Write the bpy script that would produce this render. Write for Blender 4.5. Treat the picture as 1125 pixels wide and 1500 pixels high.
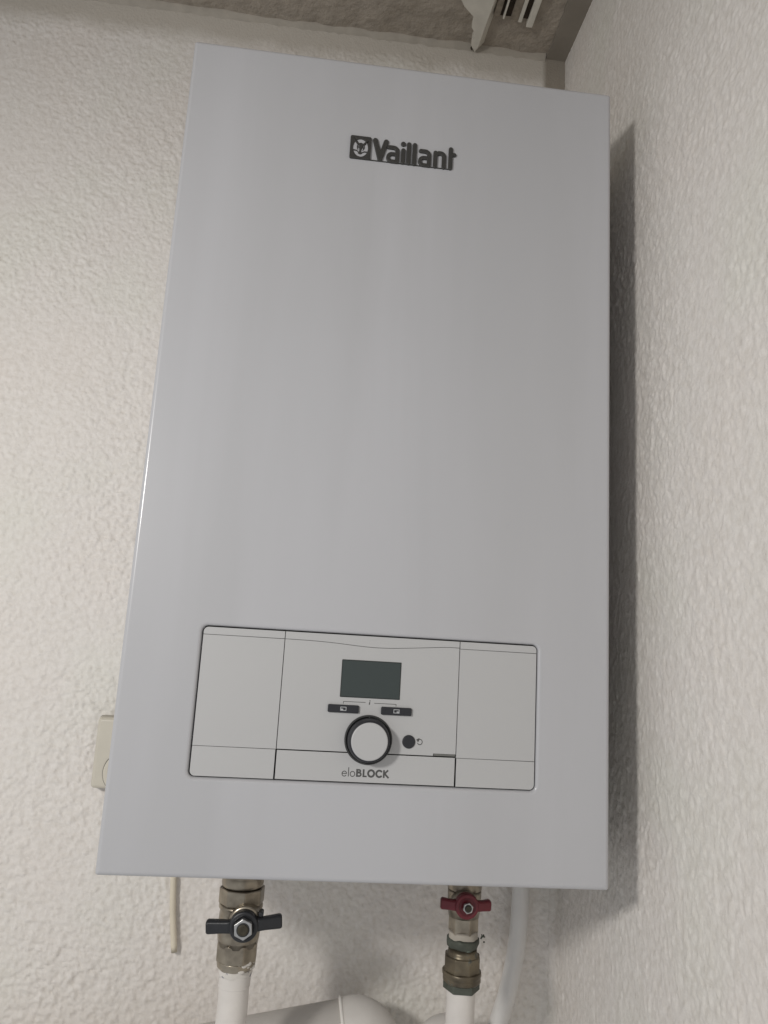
import bpy, bmesh, math, random
import numpy as np
from mathutils import Vector, Matrix

for o in list(bpy.data.objects):
    bpy.data.objects.remove(o, do_unlink=True)
S = bpy.context.scene
COL = S.collection

# ------------------------------------------------------------------ camera
cd = bpy.data.cameras.new('camera')
cam = bpy.data.objects.new('camera', cd)
COL.objects.link(cam)
S.camera = cam
cd.sensor_fit = 'VERTICAL'
cd.sensor_height = 36.0
cd.lens = 25.92
cd.clip_start = 0.02
cd.clip_end = 50
right = Vector((0.9930974, -0.1020486, 0.0578233))
up = Vector((-0.0751550, -0.1751396, 0.9816709))
back = Vector((-0.0900510, -0.9792406, -0.1816002))
m = Matrix.Identity(4)
for i, v in enumerate((right, up, back)):
    for k in range(3):
        m[k][i] = v[k]
m.translation = Vector((0.148894, -0.627172, 0.183680))
cam.matrix_world = m

# ------------------------------------------------------------------ light
D_WALL = 0.27
w = bpy.data.worlds.new('World')
S.world = w
w.use_nodes = True
bg = w.node_tree.nodes['Background']
bg.inputs[0].default_value = (0.96, 0.975, 1.0, 1)
bg.inputs[1].default_value = 0.49
ld = bpy.data.lights.new('room_lamp', 'SPOT')      # shaded lamp left of the viewer, tilted down
ld.energy = 32.0
ld.spot_size = math.radians(126)
ld.spot_blend = 1.0
ld.shadow_soft_size = 0.075
ld.color = (1.0, 0.975, 0.94)
lamp = bpy.data.objects.new('room_lamp', ld)
lamp.location = (-0.575, -0.908, 0.500)
lamp.rotation_euler = (Vector((0.18, D_WALL, -0.17)) - lamp.location).to_track_quat('-Z', 'Y').to_euler()
COL.objects.link(lamp)

S.view_settings.view_transform = 'Standard'
S.view_settings.look = 'None'
S.view_settings.exposure = 0.0
S.view_settings.gamma = 1.0
S.view_settings.use_curve_mapping = False
S.render.engine = 'CYCLES'

# ------------------------------------------------------------------ dimensions (metres; boiler bottom is z = 0, its front y = 0)
W, H, D = 0.41, 0.74, 0.27
XR = 0.4542          # right wall
HC = 1.0296          # ceiling


# ------------------------------------------------------------------ materials
def mat(name, col, rough=0.5, metal=0.0, spec=0.5, coat=0.0, var=0.0, vscale=20.0,
        col2=None, bump=0.0, bscale=200.0, rvar=0.0):
    m = bpy.data.materials.new(name)
    m.use_nodes = True
    nt = m.node_tree
    b = nt.nodes['Principled BSDF']
    b.inputs['Roughness'].default_value = rough
    b.inputs['Metallic'].default_value = metal
    b.inputs['Specular IOR Level'].default_value = spec
    b.inputs['Coat Weight'].default_value = coat
    b.inputs['Coat Roughness'].default_value = 0.12
    tc = nt.nodes.new('ShaderNodeTexCoord')
    c = (*col, 1)
    b.inputs['Base Color'].default_value = c
    if var > 0 or col2:
        n = nt.nodes.new('ShaderNodeTexNoise')
        n.inputs['Scale'].default_value = vscale
        n.inputs['Detail'].default_value = 6
        nt.links.new(tc.outputs['Object'], n.inputs['Vector'])
        r = nt.nodes.new('ShaderNodeValToRGB')
        r.color_ramp.elements[0].position = 0.32
        r.color_ramp.elements[1].position = 0.68
        c2 = col2 if col2 else tuple(x * (1 - var) for x in col)
        r.color_ramp.elements[0].color = (*c2, 1)
        r.color_ramp.elements[1].color = c
        nt.links.new(n.outputs[0], r.inputs[0])
        nt.links.new(r.outputs[0], b.inputs['Base Color'])
        if rvar > 0:
            mr = nt.nodes.new('ShaderNodeMapRange')
            mr.inputs[3].default_value = rough - rvar
            mr.inputs[4].default_value = rough + rvar
            nt.links.new(n.outputs[0], mr.inputs[0])
            nt.links.new(mr.outputs[0], b.inputs['Roughness'])
    if bump > 0:
        n2 = nt.nodes.new('ShaderNodeTexNoise')
        n2.inputs['Scale'].default_value = bscale
        n2.inputs['Detail'].default_value = 4
        nt.links.new(tc.outputs['Object'], n2.inputs['Vector'])
        bp = nt.nodes.new('ShaderNodeBump')
        bp.inputs['Strength'].default_value = 1.0
        bp.inputs['Distance'].default_value = bump
        nt.links.new(n2.outputs[0], bp.inputs['Height'])
        nt.links.new(bp.outputs[0], b.inputs['Normal'])
    return m


HC_ = 1.0296


def wall_mat(name, a, b_, c_, band=None):
    """rough white plaster: faint warm / pink / greenish drift, fine grain"""
    m = bpy.data.materials.new(name)
    m.use_nodes = True
    nt = m.node_tree
    b = nt.nodes['Principled BSDF']
    b.inputs['Roughness'].default_value = 0.62
    b.inputs['Specular IOR Level'].default_value = 0.35
    tc = nt.nodes.new('ShaderNodeTexCoord')
    n = nt.nodes.new('ShaderNodeTexNoise')
    n.inputs['Scale'].default_value = 7
    n.inputs['Detail'].default_value = 3
    nt.links.new(tc.outputs['Object'], n.inputs['Vector'])
    r = nt.nodes.new('ShaderNodeValToRGB')
    e = r.color_ramp.elements
    e[0].position = 0.3
    e[0].color = (*a, 1)
    e[1].position = 0.7
    e[1].color = (*b_, 1)
    k = r.color_ramp.elements.new(0.5)
    k.color = (*c_, 1)
    nt.links.new(n.outputs[0], r.inputs[0])
    n3 = nt.nodes.new('ShaderNodeTexNoise')
    n3.inputs['Scale'].default_value = 160
    n3.inputs['Detail'].default_value = 5
    nt.links.new(tc.outputs['Object'], n3.inputs['Vector'])
    r3 = nt.nodes.new('ShaderNodeValToRGB')
    r3.color_ramp.elements[0].position = 0.25
    r3.color_ramp.elements[0].color = (0.90, 0.89, 0.87, 1)
    r3.color_ramp.elements[1].position = 0.6
    r3.color_ramp.elements[1].color = (1, 1, 1, 1)
    nt.links.new(n3.outputs[0], r3.inputs[0])
    mx = nt.nodes.new('ShaderNodeMix')
    mx.data_type = 'RGBA'
    mx.blend_type = 'MULTIPLY'
    mx.inputs[0].default_value = 1
    nt.links.new(r.outputs[0], mx.inputs[6])
    nt.links.new(r3.outputs[0], mx.inputs[7])
    last = mx.outputs[2]
    if band:          # hand-smoothed band along the top of the wall, darker towards the ceiling
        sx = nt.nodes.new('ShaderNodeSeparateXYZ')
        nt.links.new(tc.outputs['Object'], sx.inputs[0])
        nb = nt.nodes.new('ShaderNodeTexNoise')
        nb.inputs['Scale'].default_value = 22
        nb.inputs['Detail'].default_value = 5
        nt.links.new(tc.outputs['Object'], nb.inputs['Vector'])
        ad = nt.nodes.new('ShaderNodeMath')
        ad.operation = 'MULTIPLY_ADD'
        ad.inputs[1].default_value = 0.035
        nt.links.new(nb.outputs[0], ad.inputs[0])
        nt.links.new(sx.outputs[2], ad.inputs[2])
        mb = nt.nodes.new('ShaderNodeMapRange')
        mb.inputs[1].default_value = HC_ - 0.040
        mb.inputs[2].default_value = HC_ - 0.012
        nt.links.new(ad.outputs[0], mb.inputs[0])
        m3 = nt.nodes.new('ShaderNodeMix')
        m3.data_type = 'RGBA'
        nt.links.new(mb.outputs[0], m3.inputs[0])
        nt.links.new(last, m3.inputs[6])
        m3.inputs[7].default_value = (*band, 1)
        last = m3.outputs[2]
        # shade of the upper corner painted in: wall colour darkens towards the right wall
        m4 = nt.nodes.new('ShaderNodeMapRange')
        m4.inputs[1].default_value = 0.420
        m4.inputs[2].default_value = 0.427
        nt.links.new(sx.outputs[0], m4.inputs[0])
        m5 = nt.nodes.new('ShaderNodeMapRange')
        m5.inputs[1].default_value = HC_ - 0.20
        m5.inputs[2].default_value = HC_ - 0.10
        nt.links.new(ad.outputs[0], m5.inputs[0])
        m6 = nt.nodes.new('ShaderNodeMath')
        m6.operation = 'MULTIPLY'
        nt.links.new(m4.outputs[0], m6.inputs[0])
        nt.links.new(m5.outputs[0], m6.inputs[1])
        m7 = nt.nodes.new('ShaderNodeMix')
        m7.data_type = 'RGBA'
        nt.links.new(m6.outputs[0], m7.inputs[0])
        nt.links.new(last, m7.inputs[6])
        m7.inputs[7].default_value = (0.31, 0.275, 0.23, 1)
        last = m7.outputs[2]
    nt.links.new(last, b.inputs['Base Color'])
    n2 = nt.nodes.new('ShaderNodeTexNoise')
    n2.inputs['Scale'].default_value = 300
    n2.inputs['Detail'].default_value = 6
    n2.inputs['Roughness'].default_value = 0.6
    nt.links.new(tc.outputs['Object'], n2.inputs['Vector'])
    bp = nt.nodes.new('ShaderNodeBump')
    bp.inputs['Strength'].default_value = 0.8
    bp.inputs['Distance'].default_value = 0.0010
    nt.links.new(n2.outputs[0], bp.inputs['Height'])
    nt.links.new(bp.outputs[0], b.inputs['Normal'])
    return m


M = {}
M['wall'] = wall_mat('plaster', (0.79, 0.745, 0.70), (0.775, 0.75, 0.695), (0.79, 0.752, 0.71))
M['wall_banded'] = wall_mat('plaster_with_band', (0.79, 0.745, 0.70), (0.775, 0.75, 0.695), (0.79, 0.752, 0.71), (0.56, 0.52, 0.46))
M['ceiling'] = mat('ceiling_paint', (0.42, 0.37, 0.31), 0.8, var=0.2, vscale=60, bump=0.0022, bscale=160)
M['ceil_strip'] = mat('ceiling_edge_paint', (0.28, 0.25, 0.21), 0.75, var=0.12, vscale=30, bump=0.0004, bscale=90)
M['caulk'] = mat('caulk', (0.44, 0.40, 0.34), 0.7, var=0.15, vscale=60)
M['casing'] = mat('white_enamel', (0.482, 0.484, 0.503), 0.30, spec=0.5, coat=0.3, var=0.015, vscale=3.5, rvar=0.05)


def reflection_and_dust(m):
    """room reflection painted into the colour as long slanted streaks, and a few specks of dust"""
    nt = m.node_tree
    b = nt.nodes['Principled BSDF']
    src = b.inputs['Base Color'].links[0].from_socket
    tc = nt.nodes.new('ShaderNodeTexCoord')
    mp = nt.nodes.new('ShaderNodeMapping')
    mp.inputs['Rotation'].default_value = (0, math.radians(-14), 0)
    mp.inputs['Scale'].default_value = (9, 4, 1.0)
    nt.links.new(tc.outputs['Object'], mp.inputs['Vector'])
    n = nt.nodes.new('ShaderNodeTexNoise')
    n.inputs['Scale'].default_value = 1.0
    n.inputs['Detail'].default_value = 5
    n.inputs['Distortion'].default_value = 0.4
    nt.links.new(mp.outputs[0], n.inputs['Vector'])
    r = nt.nodes.new('ShaderNodeValToRGB')  # streak tones stand in for a reflection of the unbuilt room
    r.color_ramp.elements[0].position = 0.42
    r.color_ramp.elements[0].color = (0.945, 0.945, 0.94, 1)
    r.color_ramp.elements[1].position = 0.58
    r.color_ramp.elements[1].color = (1, 1, 1, 1)
    nt.links.new(n.outputs[0], r.inputs[0])
    v = nt.nodes.new('ShaderNodeTexVoronoi')
    v.inputs['Scale'].default_value = 75
    nt.links.new(tc.outputs['Object'], v.inputs['Vector'])
    n2 = nt.nodes.new('ShaderNodeTexNoise')
    n2.inputs['Scale'].default_value = 9
    nt.links.new(tc.outputs['Object'], n2.inputs['Vector'])
    mr = nt.nodes.new('ShaderNodeMapRange')
    mr.inputs[1].default_value = 0.56
    mr.inputs[2].default_value = 0.75
    mr.inputs[3].default_value = 0.0
    mr.inputs[4].default_value = 0.075
    nt.links.new(n2.outputs[0], mr.inputs[0])
    lt = nt.nodes.new('ShaderNodeMath')
    lt.operation = 'LESS_THAN'
    nt.links.new(v.outputs['Distance'], lt.inputs[0])
    nt.links.new(mr.outputs[0], lt.inputs[1])
    m1 = nt.nodes.new('ShaderNodeMix')
    m1.data_type = 'RGBA'
    m1.blend_type = 'MULTIPLY'
    m1.inputs[0].default_value = 1
    nt.links.new(src, m1.inputs[6])
    nt.links.new(r.outputs[0], m1.inputs[7])
    m2 = nt.nodes.new('ShaderNodeMix')
    m2.data_type = 'RGBA'
    nt.links.new(lt.outputs[0], m2.inputs[0])
    nt.links.new(m1.outputs[2], m2.inputs[6])
    m2.inputs[7].default_value = (0.33, 0.33, 0.34, 1)
    nt.links.new(m2.outputs[2], b.inputs['Base Color'])


reflection_and_dust(M['casing'])
M['casing_in'] = mat('zinc_plate', (0.30, 0.30, 0.30), 0.5, metal=0.6)
M['panel'] = mat('panel_plastic', (0.478, 0.478, 0.478), 0.42, var=0.012, vscale=8, bump=0.00003, bscale=1500)
M['gap'] = mat('gap_dark', (0.035, 0.036, 0.036), 0.7)
M['groove'] = mat('groove_grey', (0.16, 0.16, 0.15), 0.7)
M['darkplastic'] = mat('dark_grey_plastic', (0.028, 0.029, 0.034), 0.48, spec=0.35, var=0.12, vscale=80)
M['screen'] = mat('display_glass', (0.043, 0.055, 0.053), 0.16, spec=0.55)
M['screen_edge'] = mat('display_edge', (0.02, 0.024, 0.022), 0.4)
M['print'] = mat('print_grey', (0.075, 0.075, 0.072), 0.55)
M['icon'] = mat('icon_pale', (0.42, 0.43, 0.44), 0.5)
M['badge'] = mat('badge_grey', (0.050, 0.049, 0.046), 0.42, spec=0.35, var=0.08, vscale=120)


def stained(name, base, rough, metal, stain, sscale, thr, stain2=None, thr2=0.64, bump=0.0003):
    """metal with patches of paint / tarnish whose edges are ragged"""
    m = bpy.data.materials.new(name)
    m.use_nodes = True
    nt = m.node_tree
    b = nt.nodes['Principled BSDF']
    tc = nt.nodes.new('ShaderNodeTexCoord')
    n = nt.nodes.new('ShaderNodeTexNoise')
    n.inputs['Scale'].default_value = sscale
    n.inputs['Detail'].default_value = 8
    n.inputs['Roughness'].default_value = 0.62
    nt.links.new(tc.outputs['Object'], n.inputs['Vector'])
    r = nt.nodes.new('ShaderNodeValToRGB')
    r.color_ramp.elements[0].position = thr
    r.color_ramp.elements[0].color = (0, 0, 0, 1)
    r.color_ramp.elements[1].position = thr + 0.05
    r.color_ramp.elements[1].color = (1, 1, 1, 1)
    nt.links.new(n.outputs[0], r.inputs[0])
    n1 = nt.nodes.new('ShaderNodeTexNoise')
    n1.inputs['Scale'].default_value = sscale * 0.55
    n1.inputs['Detail'].default_value = 6
    nt.links.new(tc.outputs['Object'], n1.inputs['Vector'])
    rb = nt.nodes.new('ShaderNodeValToRGB')
    rb.color_ramp.elements[0].position = 0.35
    rb.color_ramp.elements[0].color = (*(stain2 or tuple(x * 0.7 for x in base)), 1)
    rb.color_ramp.elements[1].position = thr2
    rb.color_ramp.elements[1].color = (*base, 1)
    nt.links.new(n1.outputs[0], rb.inputs[0])
    mx = nt.nodes.new('ShaderNodeMix')
    mx.data_type = 'RGBA'
    nt.links.new(r.outputs[0], mx.inputs[0])
    nt.links.new(rb.outputs[0], mx.inputs[6])
    mx.inputs[7].default_value = (*stain, 1)
    nt.links.new(mx.outputs[2], b.inputs['Base Color'])
    inv = nt.nodes.new('ShaderNodeMapRange')
    inv.inputs[3].default_value = metal
    inv.inputs[4].default_value = 0.0
    nt.links.new(r.outputs[0], inv.inputs[0])
    nt.links.new(inv.outputs[0], b.inputs['Metallic'])
    rr = nt.nodes.new('ShaderNodeMapRange')
    rr.inputs[3].default_value = rough
    rr.inputs[4].default_value = 0.75
    nt.links.new(r.outputs[0], rr.inputs[0])
    nt.links.new(rr.outputs[0], b.inputs['Roughness'])
    bp = nt.nodes.new('ShaderNodeBump')
    bp.inputs['Strength'].default_value = 0.8
    bp.inputs['Distance'].default_value = bump
    nt.links.new(n.outputs[0], bp.inputs['Height'])
    nt.links.new(bp.outputs[0], b.inputs['Normal'])
    return m


M['nickel'] = stained('tarnished_nickel', (0.44, 0.39, 0.31), 0.28, 0.8, (0.50, 0.47, 0.42), 95, 0.66, (0.22, 0.19, 0.15))
M['brass'] = stained('old_brass', (0.20, 0.165, 0.11), 0.38, 0.55, (0.10, 0.105, 0.09), 80, 0.58, (0.085, 0.070, 0.05))
M['verdigris'] = stained('verdigris', (0.095, 0.105, 0.085), 0.62, 0.25, (0.20, 0.24, 0.20), 120, 0.63, (0.06, 0.065, 0.05))
M['pipe'] = mat('pipe_paint', (0.74, 0.70, 0.655), 0.45, var=0.10, vscale=45, bump=0.0005, bscale=70)
M['pipe_flaked'] = stained('flaked_paint', (0.70, 0.665, 0.62), 0.55, 0.0, (0.19, 0.19, 0.23), 130, 0.61, (0.60, 0.57, 0.52))
M['drain'] = mat('drain_plastic', (0.72, 0.685, 0.64), 0.5, var=0.10, vscale=30, bump=0.0003, bscale=90)
M['lip'] = mat('drain_lip', (0.78, 0.75, 0.70), 0.45)
M['black'] = mat('black_handle', (0.020, 0.021, 0.024), 0.42, var=0.25, vscale=120, bump=0.0002, bscale=300)
M['red'] = mat('red_handle', (0.165, 0.016, 0.026), 0.38, var=0.25, vscale=100, bump=0.0002, bscale=300)
M['steel'] = mat('zinc_nut', (0.55, 0.55, 0.54), 0.30, metal=0.85, var=0.25, vscale=200)
M['stem'] = mat('brass_stem', (0.075, 0.066, 0.045), 0.45, metal=0.5, var=0.4, vscale=300)
M['beige'] = mat('aged_beige_plastic', (0.62, 0.58, 0.49), 0.4, var=0.06, vscale=40)
M['tube'] = mat('yellowed_tube', (0.76, 0.69, 0.55), 0.35, var=0.10, vscale=50)
M['hose'] = mat('pale_hose', (0.75, 0.735, 0.71), 0.32, var=0.08, vscale=30)
M['trim'] = mat('trim_white', (0.74, 0.71, 0.63), 0.5, var=0.12, vscale=60)
M['slot'] = mat('slot_brown', (0.045, 0.030, 0.018), 0.8, var=0.4, vscale=90)
M['slat_brown'] = mat('slat_brown', (0.30, 0.255, 0.20), 0.7, var=0.35, vscale=120)
M['dust'] = mat('grime', (0.10, 0.085, 0.06), 0.9, var=0.3, vscale=200)


# ------------------------------------------------------------------ helpers
def link(name, me, material=None, parent=None, smooth=False, wn=False, loc=None):
    o = bpy.data.objects.new(name, me)
    COL.objects.link(o)
    if material:
        me.materials.append(M[material] if isinstance(material, str) else material)
    if smooth or wn:
        me.polygons.foreach_set('use_smooth', [True] * len(me.polygons))
    if wn:
        md = o.modifiers.new('wn', 'WEIGHTED_NORMAL')
        md.keep_sharp = False
        md.weight = 100
    if parent:
        o.parent = parent
    if loc:
        o.location = loc
    return o


def bm_obj(name, bm, material, parent=None, smooth=False, wn=False):
    bmesh.ops.recalc_face_normals(bm, faces=bm.faces)
    me = bpy.data.meshes.new(name)
    bm.to_mesh(me)
    bm.free()
    return link(name, me, material, parent, smooth, wn)


def empty(name, loc, label, cat, group=None):
    o = bpy.data.objects.new(name, None)
    o.empty_display_size = 0.02
    COL.objects.link(o)
    o.location = loc
    tag(o, label, cat, group)
    return o


def tag(o, label, cat, group=None):
    o['label'] = label
    o['category'] = cat
    if group:
        o['group'] = group


def add_box(bm, x0, x1, y0, y1, z0, z1, mtx=None):
    v = [bm.verts.new((x, y, z)) for x in (x0, x1) for y in (y0, y1) for z in (z0, z1)]
    if mtx:
        for q in v:
            q.co = mtx @ q.co
    for f in ((0, 1, 3, 2), (4, 6, 7, 5), (0, 4, 5, 1), (2, 3, 7, 6), (0, 2, 6, 4), (1, 5, 7, 3)):
        bm.faces.new([v[i] for i in f])
    return v


def box_obj(name, x0, x1, y0, y1, z0, z1, material, parent=None, bevel=0.0, seg=2, mtx=None):
    bm = bmesh.new()
    add_box(bm, x0, x1, y0, y1, z0, z1)
    if bevel:
        bmesh.ops.bevel(bm, geom=bm.edges[:], offset=bevel, segments=seg, affect='EDGES', profile=0.5)
    if mtx:
        bm.transform(mtx)
    return bm_obj(name, bm, material, parent, wn=bevel > 0)


def plate(name, pts, y0, y1, material, parent=None, bevel=0.0003):
    """polygon in x-z, front at y0, back at y1, softened front rim"""
    bm = bmesh.new()
    f = bm.faces.new([bm.verts.new((x, y0, z)) for x, z in pts])
    r = bmesh.ops.extrude_face_region(bm, geom=[f])
    for v in r['geom']:
        if isinstance(v, bmesh.types.BMVert):
            v.co.y = y1
    if bevel:
        ed = [e for e in bm.edges if all(abs(v.co.y - y0) < 1e-7 for v in e.verts)]
        bmesh.ops.bevel(bm, geom=ed, offset=bevel, segments=2, affect='EDGES', profile=0.5)
    return bm_obj(name, bm, material, parent, wn=True)


def lathe(name, prof, material, parent=None, seg=40, axis='Z', center=(0, 0, 0), rot=0.0, smooth=True, wobble=0.0, seed=0, extra=None):
    """prof = [(r, t), ...] along the axis; r scaled by optional wobble"""
    rnd = np.random.RandomState(seed)
    ph = rnd.rand(len(prof), 4) * 6.28
    bm = bmesh.new()
    rings = []
    for pi, (r, t) in enumerate(prof):
        ring = []
        for k in range(seg):
            a = rot + 2 * math.pi * k / seg
            rr = r
            tt = t
            if wobble:
                rr += wobble * (math.sin(3 * a + ph[pi, 0]) + 0.6 * math.sin(7 * a + ph[pi, 1]))
                tt += wobble * (math.sin(4 * a + ph[pi, 2]) + 0.7 * math.sin(9 * a + ph[pi, 3]))
            c, s = rr * math.cos(a), rr * math.sin(a)
            if axis == 'Z':
                p = (center[0] + c, center[1] + s, center[2] + tt)
            elif axis == 'Y':
                p = (center[0] + c, center[1] + tt, center[2] + s)
            else:
                p = (center[0] + tt, center[1] + c, center[2] + s)
            ring.append(bm.verts.new(p))
        rings.append(ring)
    for a, b in zip(rings[:-1], rings[1:]):
        for k in range(seg):
            bm.faces.new((a[k], a[(k + 1) % seg], b[(k + 1) % seg], b[k]))
    bm.faces.new(rings[0])
    bm.faces.new(list(reversed(rings[-1])))
    if extra:
        extra(bm)
    return bm_obj(name, bm, material, parent, wn=smooth)


def hexprof(name, r, z0, z1, material, parent, seg=6, axis='Z', center=(0, 0, 0), rot=0.0, ch=0.0012):
    """polygonal nut with chamfered ends"""
    bm = bmesh.new()
    R = r
    ring0, ring1 = [], []
    for k in range(seg):
        a = rot + 2 * math.pi * k / seg
        c, s = R * math.cos(a), R * math.sin(a)
        for ring, t in ((ring0, z0), (ring1, z1)):
            if axis == 'Z':
                p = (center[0] + c, center[1] + s, center[2] + t)
            else:
                p = (center[0] + c, center[1] + t, center[2] + s)
            ring.append(bm.verts.new(p))
    for k in range(seg):
        bm.faces.new((ring0[k], ring0[(k + 1) % seg], ring1[(k + 1) % seg], ring1[k]))
    bm.faces.new(ring0)
    bm.faces.new(list(reversed(ring1)))
    bmesh.ops.bevel(bm, geom=bm.edges[:], offset=ch, segments=2, affect='EDGES', profile=0.5)
    return bm_obj(name, bm, material, parent, wn=True)


def catmull(pts, n=10):
    P = [Vector(p) for p in pts]
    P = [P[0] * 2 - P[1]] + P + [P[-1] * 2 - P[-2]]
    out = []
    for i in range(1, len(P) - 2):
        for k in range(n):
            t = k / n
            a, b, c, d = P[i - 1], P[i], P[i + 1], P[i + 2]
            out.append(0.5 * ((2 * b) + (c - a) * t + (2 * a - 5 * b + 4 * c - d) * t * t + (3 * b - a - 3 * c + d) * t ** 3))
    out.append(P[-2])
    return out


def tube(name, pts, rad, material, parent=None, seg=28, hollow=0.0):
    """rad: number or list per point"""
    P = [Vector(p) for p in pts]
    R = rad if isinstance(rad, (list, tuple)) else [rad] * len(P)
    bm = bmesh.new()
    rings = []
    ref = Vector((0, 1, 0))
    for i, p in enumerate(P):
        t = (P[min(i + 1, len(P) - 1)] - P[max(i - 1, 0)]).normalized()
        u = t.cross(ref)
        if u.length < 1e-3:
            u = t.cross(Vector((1, 0, 0)))
        u.normalize()
        v = t.cross(u)
        rings.append([bm.verts.new(p + (u * math.cos(2 * math.pi * k / seg) + v * math.sin(2 * math.pi * k / seg)) * R[i]) for k in range(seg)])
    for a, b in zip(rings[:-1], rings[1:]):
        for k in range(seg):
            bm.faces.new((a[k], a[(k + 1) % seg], b[(k + 1) % seg], b[k]))
    bm.faces.new(rings[0])
    bm.faces.new(list(reversed(rings[-1])))
    return bm_obj(name, bm, material, parent, wn=True)


# ---- shapes given by a signed distance (lettering, emblem, icons)
def seg_d(X, Z, a, b):
    ax, az = a
    bx, bz = b
    dx, dz = bx - ax, bz - az
    L = dx * dx + dz * dz
    t = np.clip(((X - ax) * dx + (Z - az) * dz) / (L if L > 0 else 1), 0, 1)
    return np.hypot(X - ax - t * dx, Z - az - t * dz)


def stroke(pts, r):
    def f(X, Z):
        d = np.full(X.shape, 1e9)
        for a, b in zip(pts[:-1], pts[1:]):
            d = np.minimum(d, seg_d(X, Z, a, b))
        return d - r
    return f


def arc(cx, cz, rx, rz, a0, a1, n=24):
    return [(cx + rx * math.cos(math.radians(a0 + (a1 - a0) * k / n)), cz + rz * math.sin(math.radians(a0 + (a1 - a0) * k / n))) for k in range(n + 1)]


def flatstroke(a, b, r):
    """bar with square ends"""
    def f(X, Z):
        ax, az = a
        bx, bz = b
        L = math.hypot(bx - ax, bz - az)
        ux, uz = (bx - ax) / L, (bz - az) / L
        t = (X - ax) * ux + (Z - az) * uz
        n = -(X - ax) * uz + (Z - az) * ux
        return np.maximum(np.maximum(-t, t - L), np.abs(n) - r)
    return f


def rrect(cx, cz, hx, hz, r):
    def f(X, Z):
        qx = np.abs(X - cx) - hx + r
        qz = np.abs(Z - cz) - hz + r
        return np.hypot(np.maximum(qx, 0), np.maximum(qz, 0)) + np.minimum(np.maximum(qx, qz), 0) - r
    return f


def ell(cx, cz, rx, rz, rot=0.0):
    c, s = math.cos(math.radians(rot)), math.sin(math.radians(rot))
    def f(X, Z):
        x = (X - cx) * c + (Z - cz) * s
        z = -(X - cx) * s + (Z - cz) * c
        k = np.hypot(x / rx, z / rz)
        return (k - 1) * min(rx, rz)
    return f


def union(*fs):
    return lambda X, Z: np.minimum.reduce([f(X, Z) for f in fs])


def minus(f, *gs):
    return lambda X, Z: np.maximum.reduce([f(X, Z)] + [-g(X, Z) for g in gs])


def sdf_obj(name, f, bounds, step, depth, rnd, material, parent=None, yb=0.0):
    """bounds and step in mm; front surface at y = yb - depth (m), rim rounded over rnd (mm)"""
    x0, x1, z0, z1 = bounds
    nx, nz = int((x1 - x0) / step) + 1, int((z1 - z0) / step) + 1
    gx, gz = x0 + np.arange(nx) * step, z0 + np.arange(nz) * step
    X, Z = np.meshgrid(gx, gz, indexing='ij')
    V = f(X, Z)
    V[np.abs(V) < 1e-6] = 1e-6
    bm = bmesh.new()
    cache = {}

    def ypos(s):
        if rnd <= 0:
            return yb - depth
        t = min(1.0, max(0.0, -s / rnd))
        return yb - depth + (1 - math.sqrt(max(0, 1 - (1 - t) ** 2))) * min(rnd * 0.001, depth * 0.8)

    def corner(i, k):
        key = (i, k)
        if key not in cache:
            cache[key] = bm.verts.new((gx[i] * 0.001, ypos(V[i, k]), gz[k] * 0.001))
        return cache[key]

    def cut(i, k, a, b):
        key = (i, k, a, b) if (i, k) < (a, b) else (a, b, i, k)
        if key not in cache:
            t = V[i, k] / (V[i, k] - V[a, b])
            cache[key] = bm.verts.new(((gx[i] + t * (gx[a] - gx[i])) * 0.001, ypos(0), (gz[k] + t * (gz[b] - gz[k])) * 0.001))
        return cache[key]

    ins = V < 0
    any_ = ins[:-1, :-1] | ins[1:, :-1] | ins[:-1, 1:] | ins[1:, 1:]
    for i, k in zip(*np.nonzero(any_)):
        cs = ((i, k), (i + 1, k), (i + 1, k + 1), (i, k + 1))
        poly = []
        for q in range(4):
            a, b = cs[q], cs[(q + 1) % 4]
            if ins[a]:
                poly.append(corner(*a))
            if ins[a] != ins[b]:
                poly.append(cut(*a, *b))
        if len(poly) >= 3:
            try:
                bm.faces.new(poly)
            except ValueError:
                pass
    be = [e for e in bm.edges if len(e.link_faces) == 1]
    low = {}
    for e in be:
        for v in e.verts:
            if v not in low:
                low[v] = bm.verts.new((v.co.x, yb, v.co.z))
    for e in be:
        a, b = e.verts
        bm.faces.new((a, b, low[b], low[a]))
    bmesh.ops.recalc_face_normals(bm, faces=bm.faces)
    me = bpy.data.meshes.new(name)
    bm.to_mesh(me)
    bm.free()
    o = link(name, me, material, parent)
    if rnd > 0:
        me.polygons.foreach_set('use_smooth', [True] * len(me.polygons))
        md = o.modifiers.new('es', 'EDGE_SPLIT')
        md.split_angle = math.radians(50)
    return o


# ------------------------------------------------------------------ the setting: walls and ceiling
def vnoise(x, z, cell, seed):
    rs = np.random.RandomState(seed)
    N = 512
    g = rs.rand(N, N) * 2 - 1
    u, v = x / cell + 1000, z / cell + 1000
    i, k = np.floor(u).astype(int), np.floor(v).astype(int)
    a, b = u - i, v - k
    a = a * a * a * (a * (a * 6 - 15) + 10)
    b = b * b * b * (b * (b * 6 - 15) + 10)
    i0, i1, k0, k1 = i % N, (i + 1) % N, k % N, (k + 1) % N
    return (g[i0, k0] * (1 - a) + g[i1, k0] * a) * (1 - b) + (g[i0, k1] * (1 - a) + g[i1, k1] * a) * b


def sstep(e0, e1, x):
    t = np.clip((x - e0) / (e1 - e0), 0, 1)
    return t * t * (3 - 2 * t)


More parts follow.
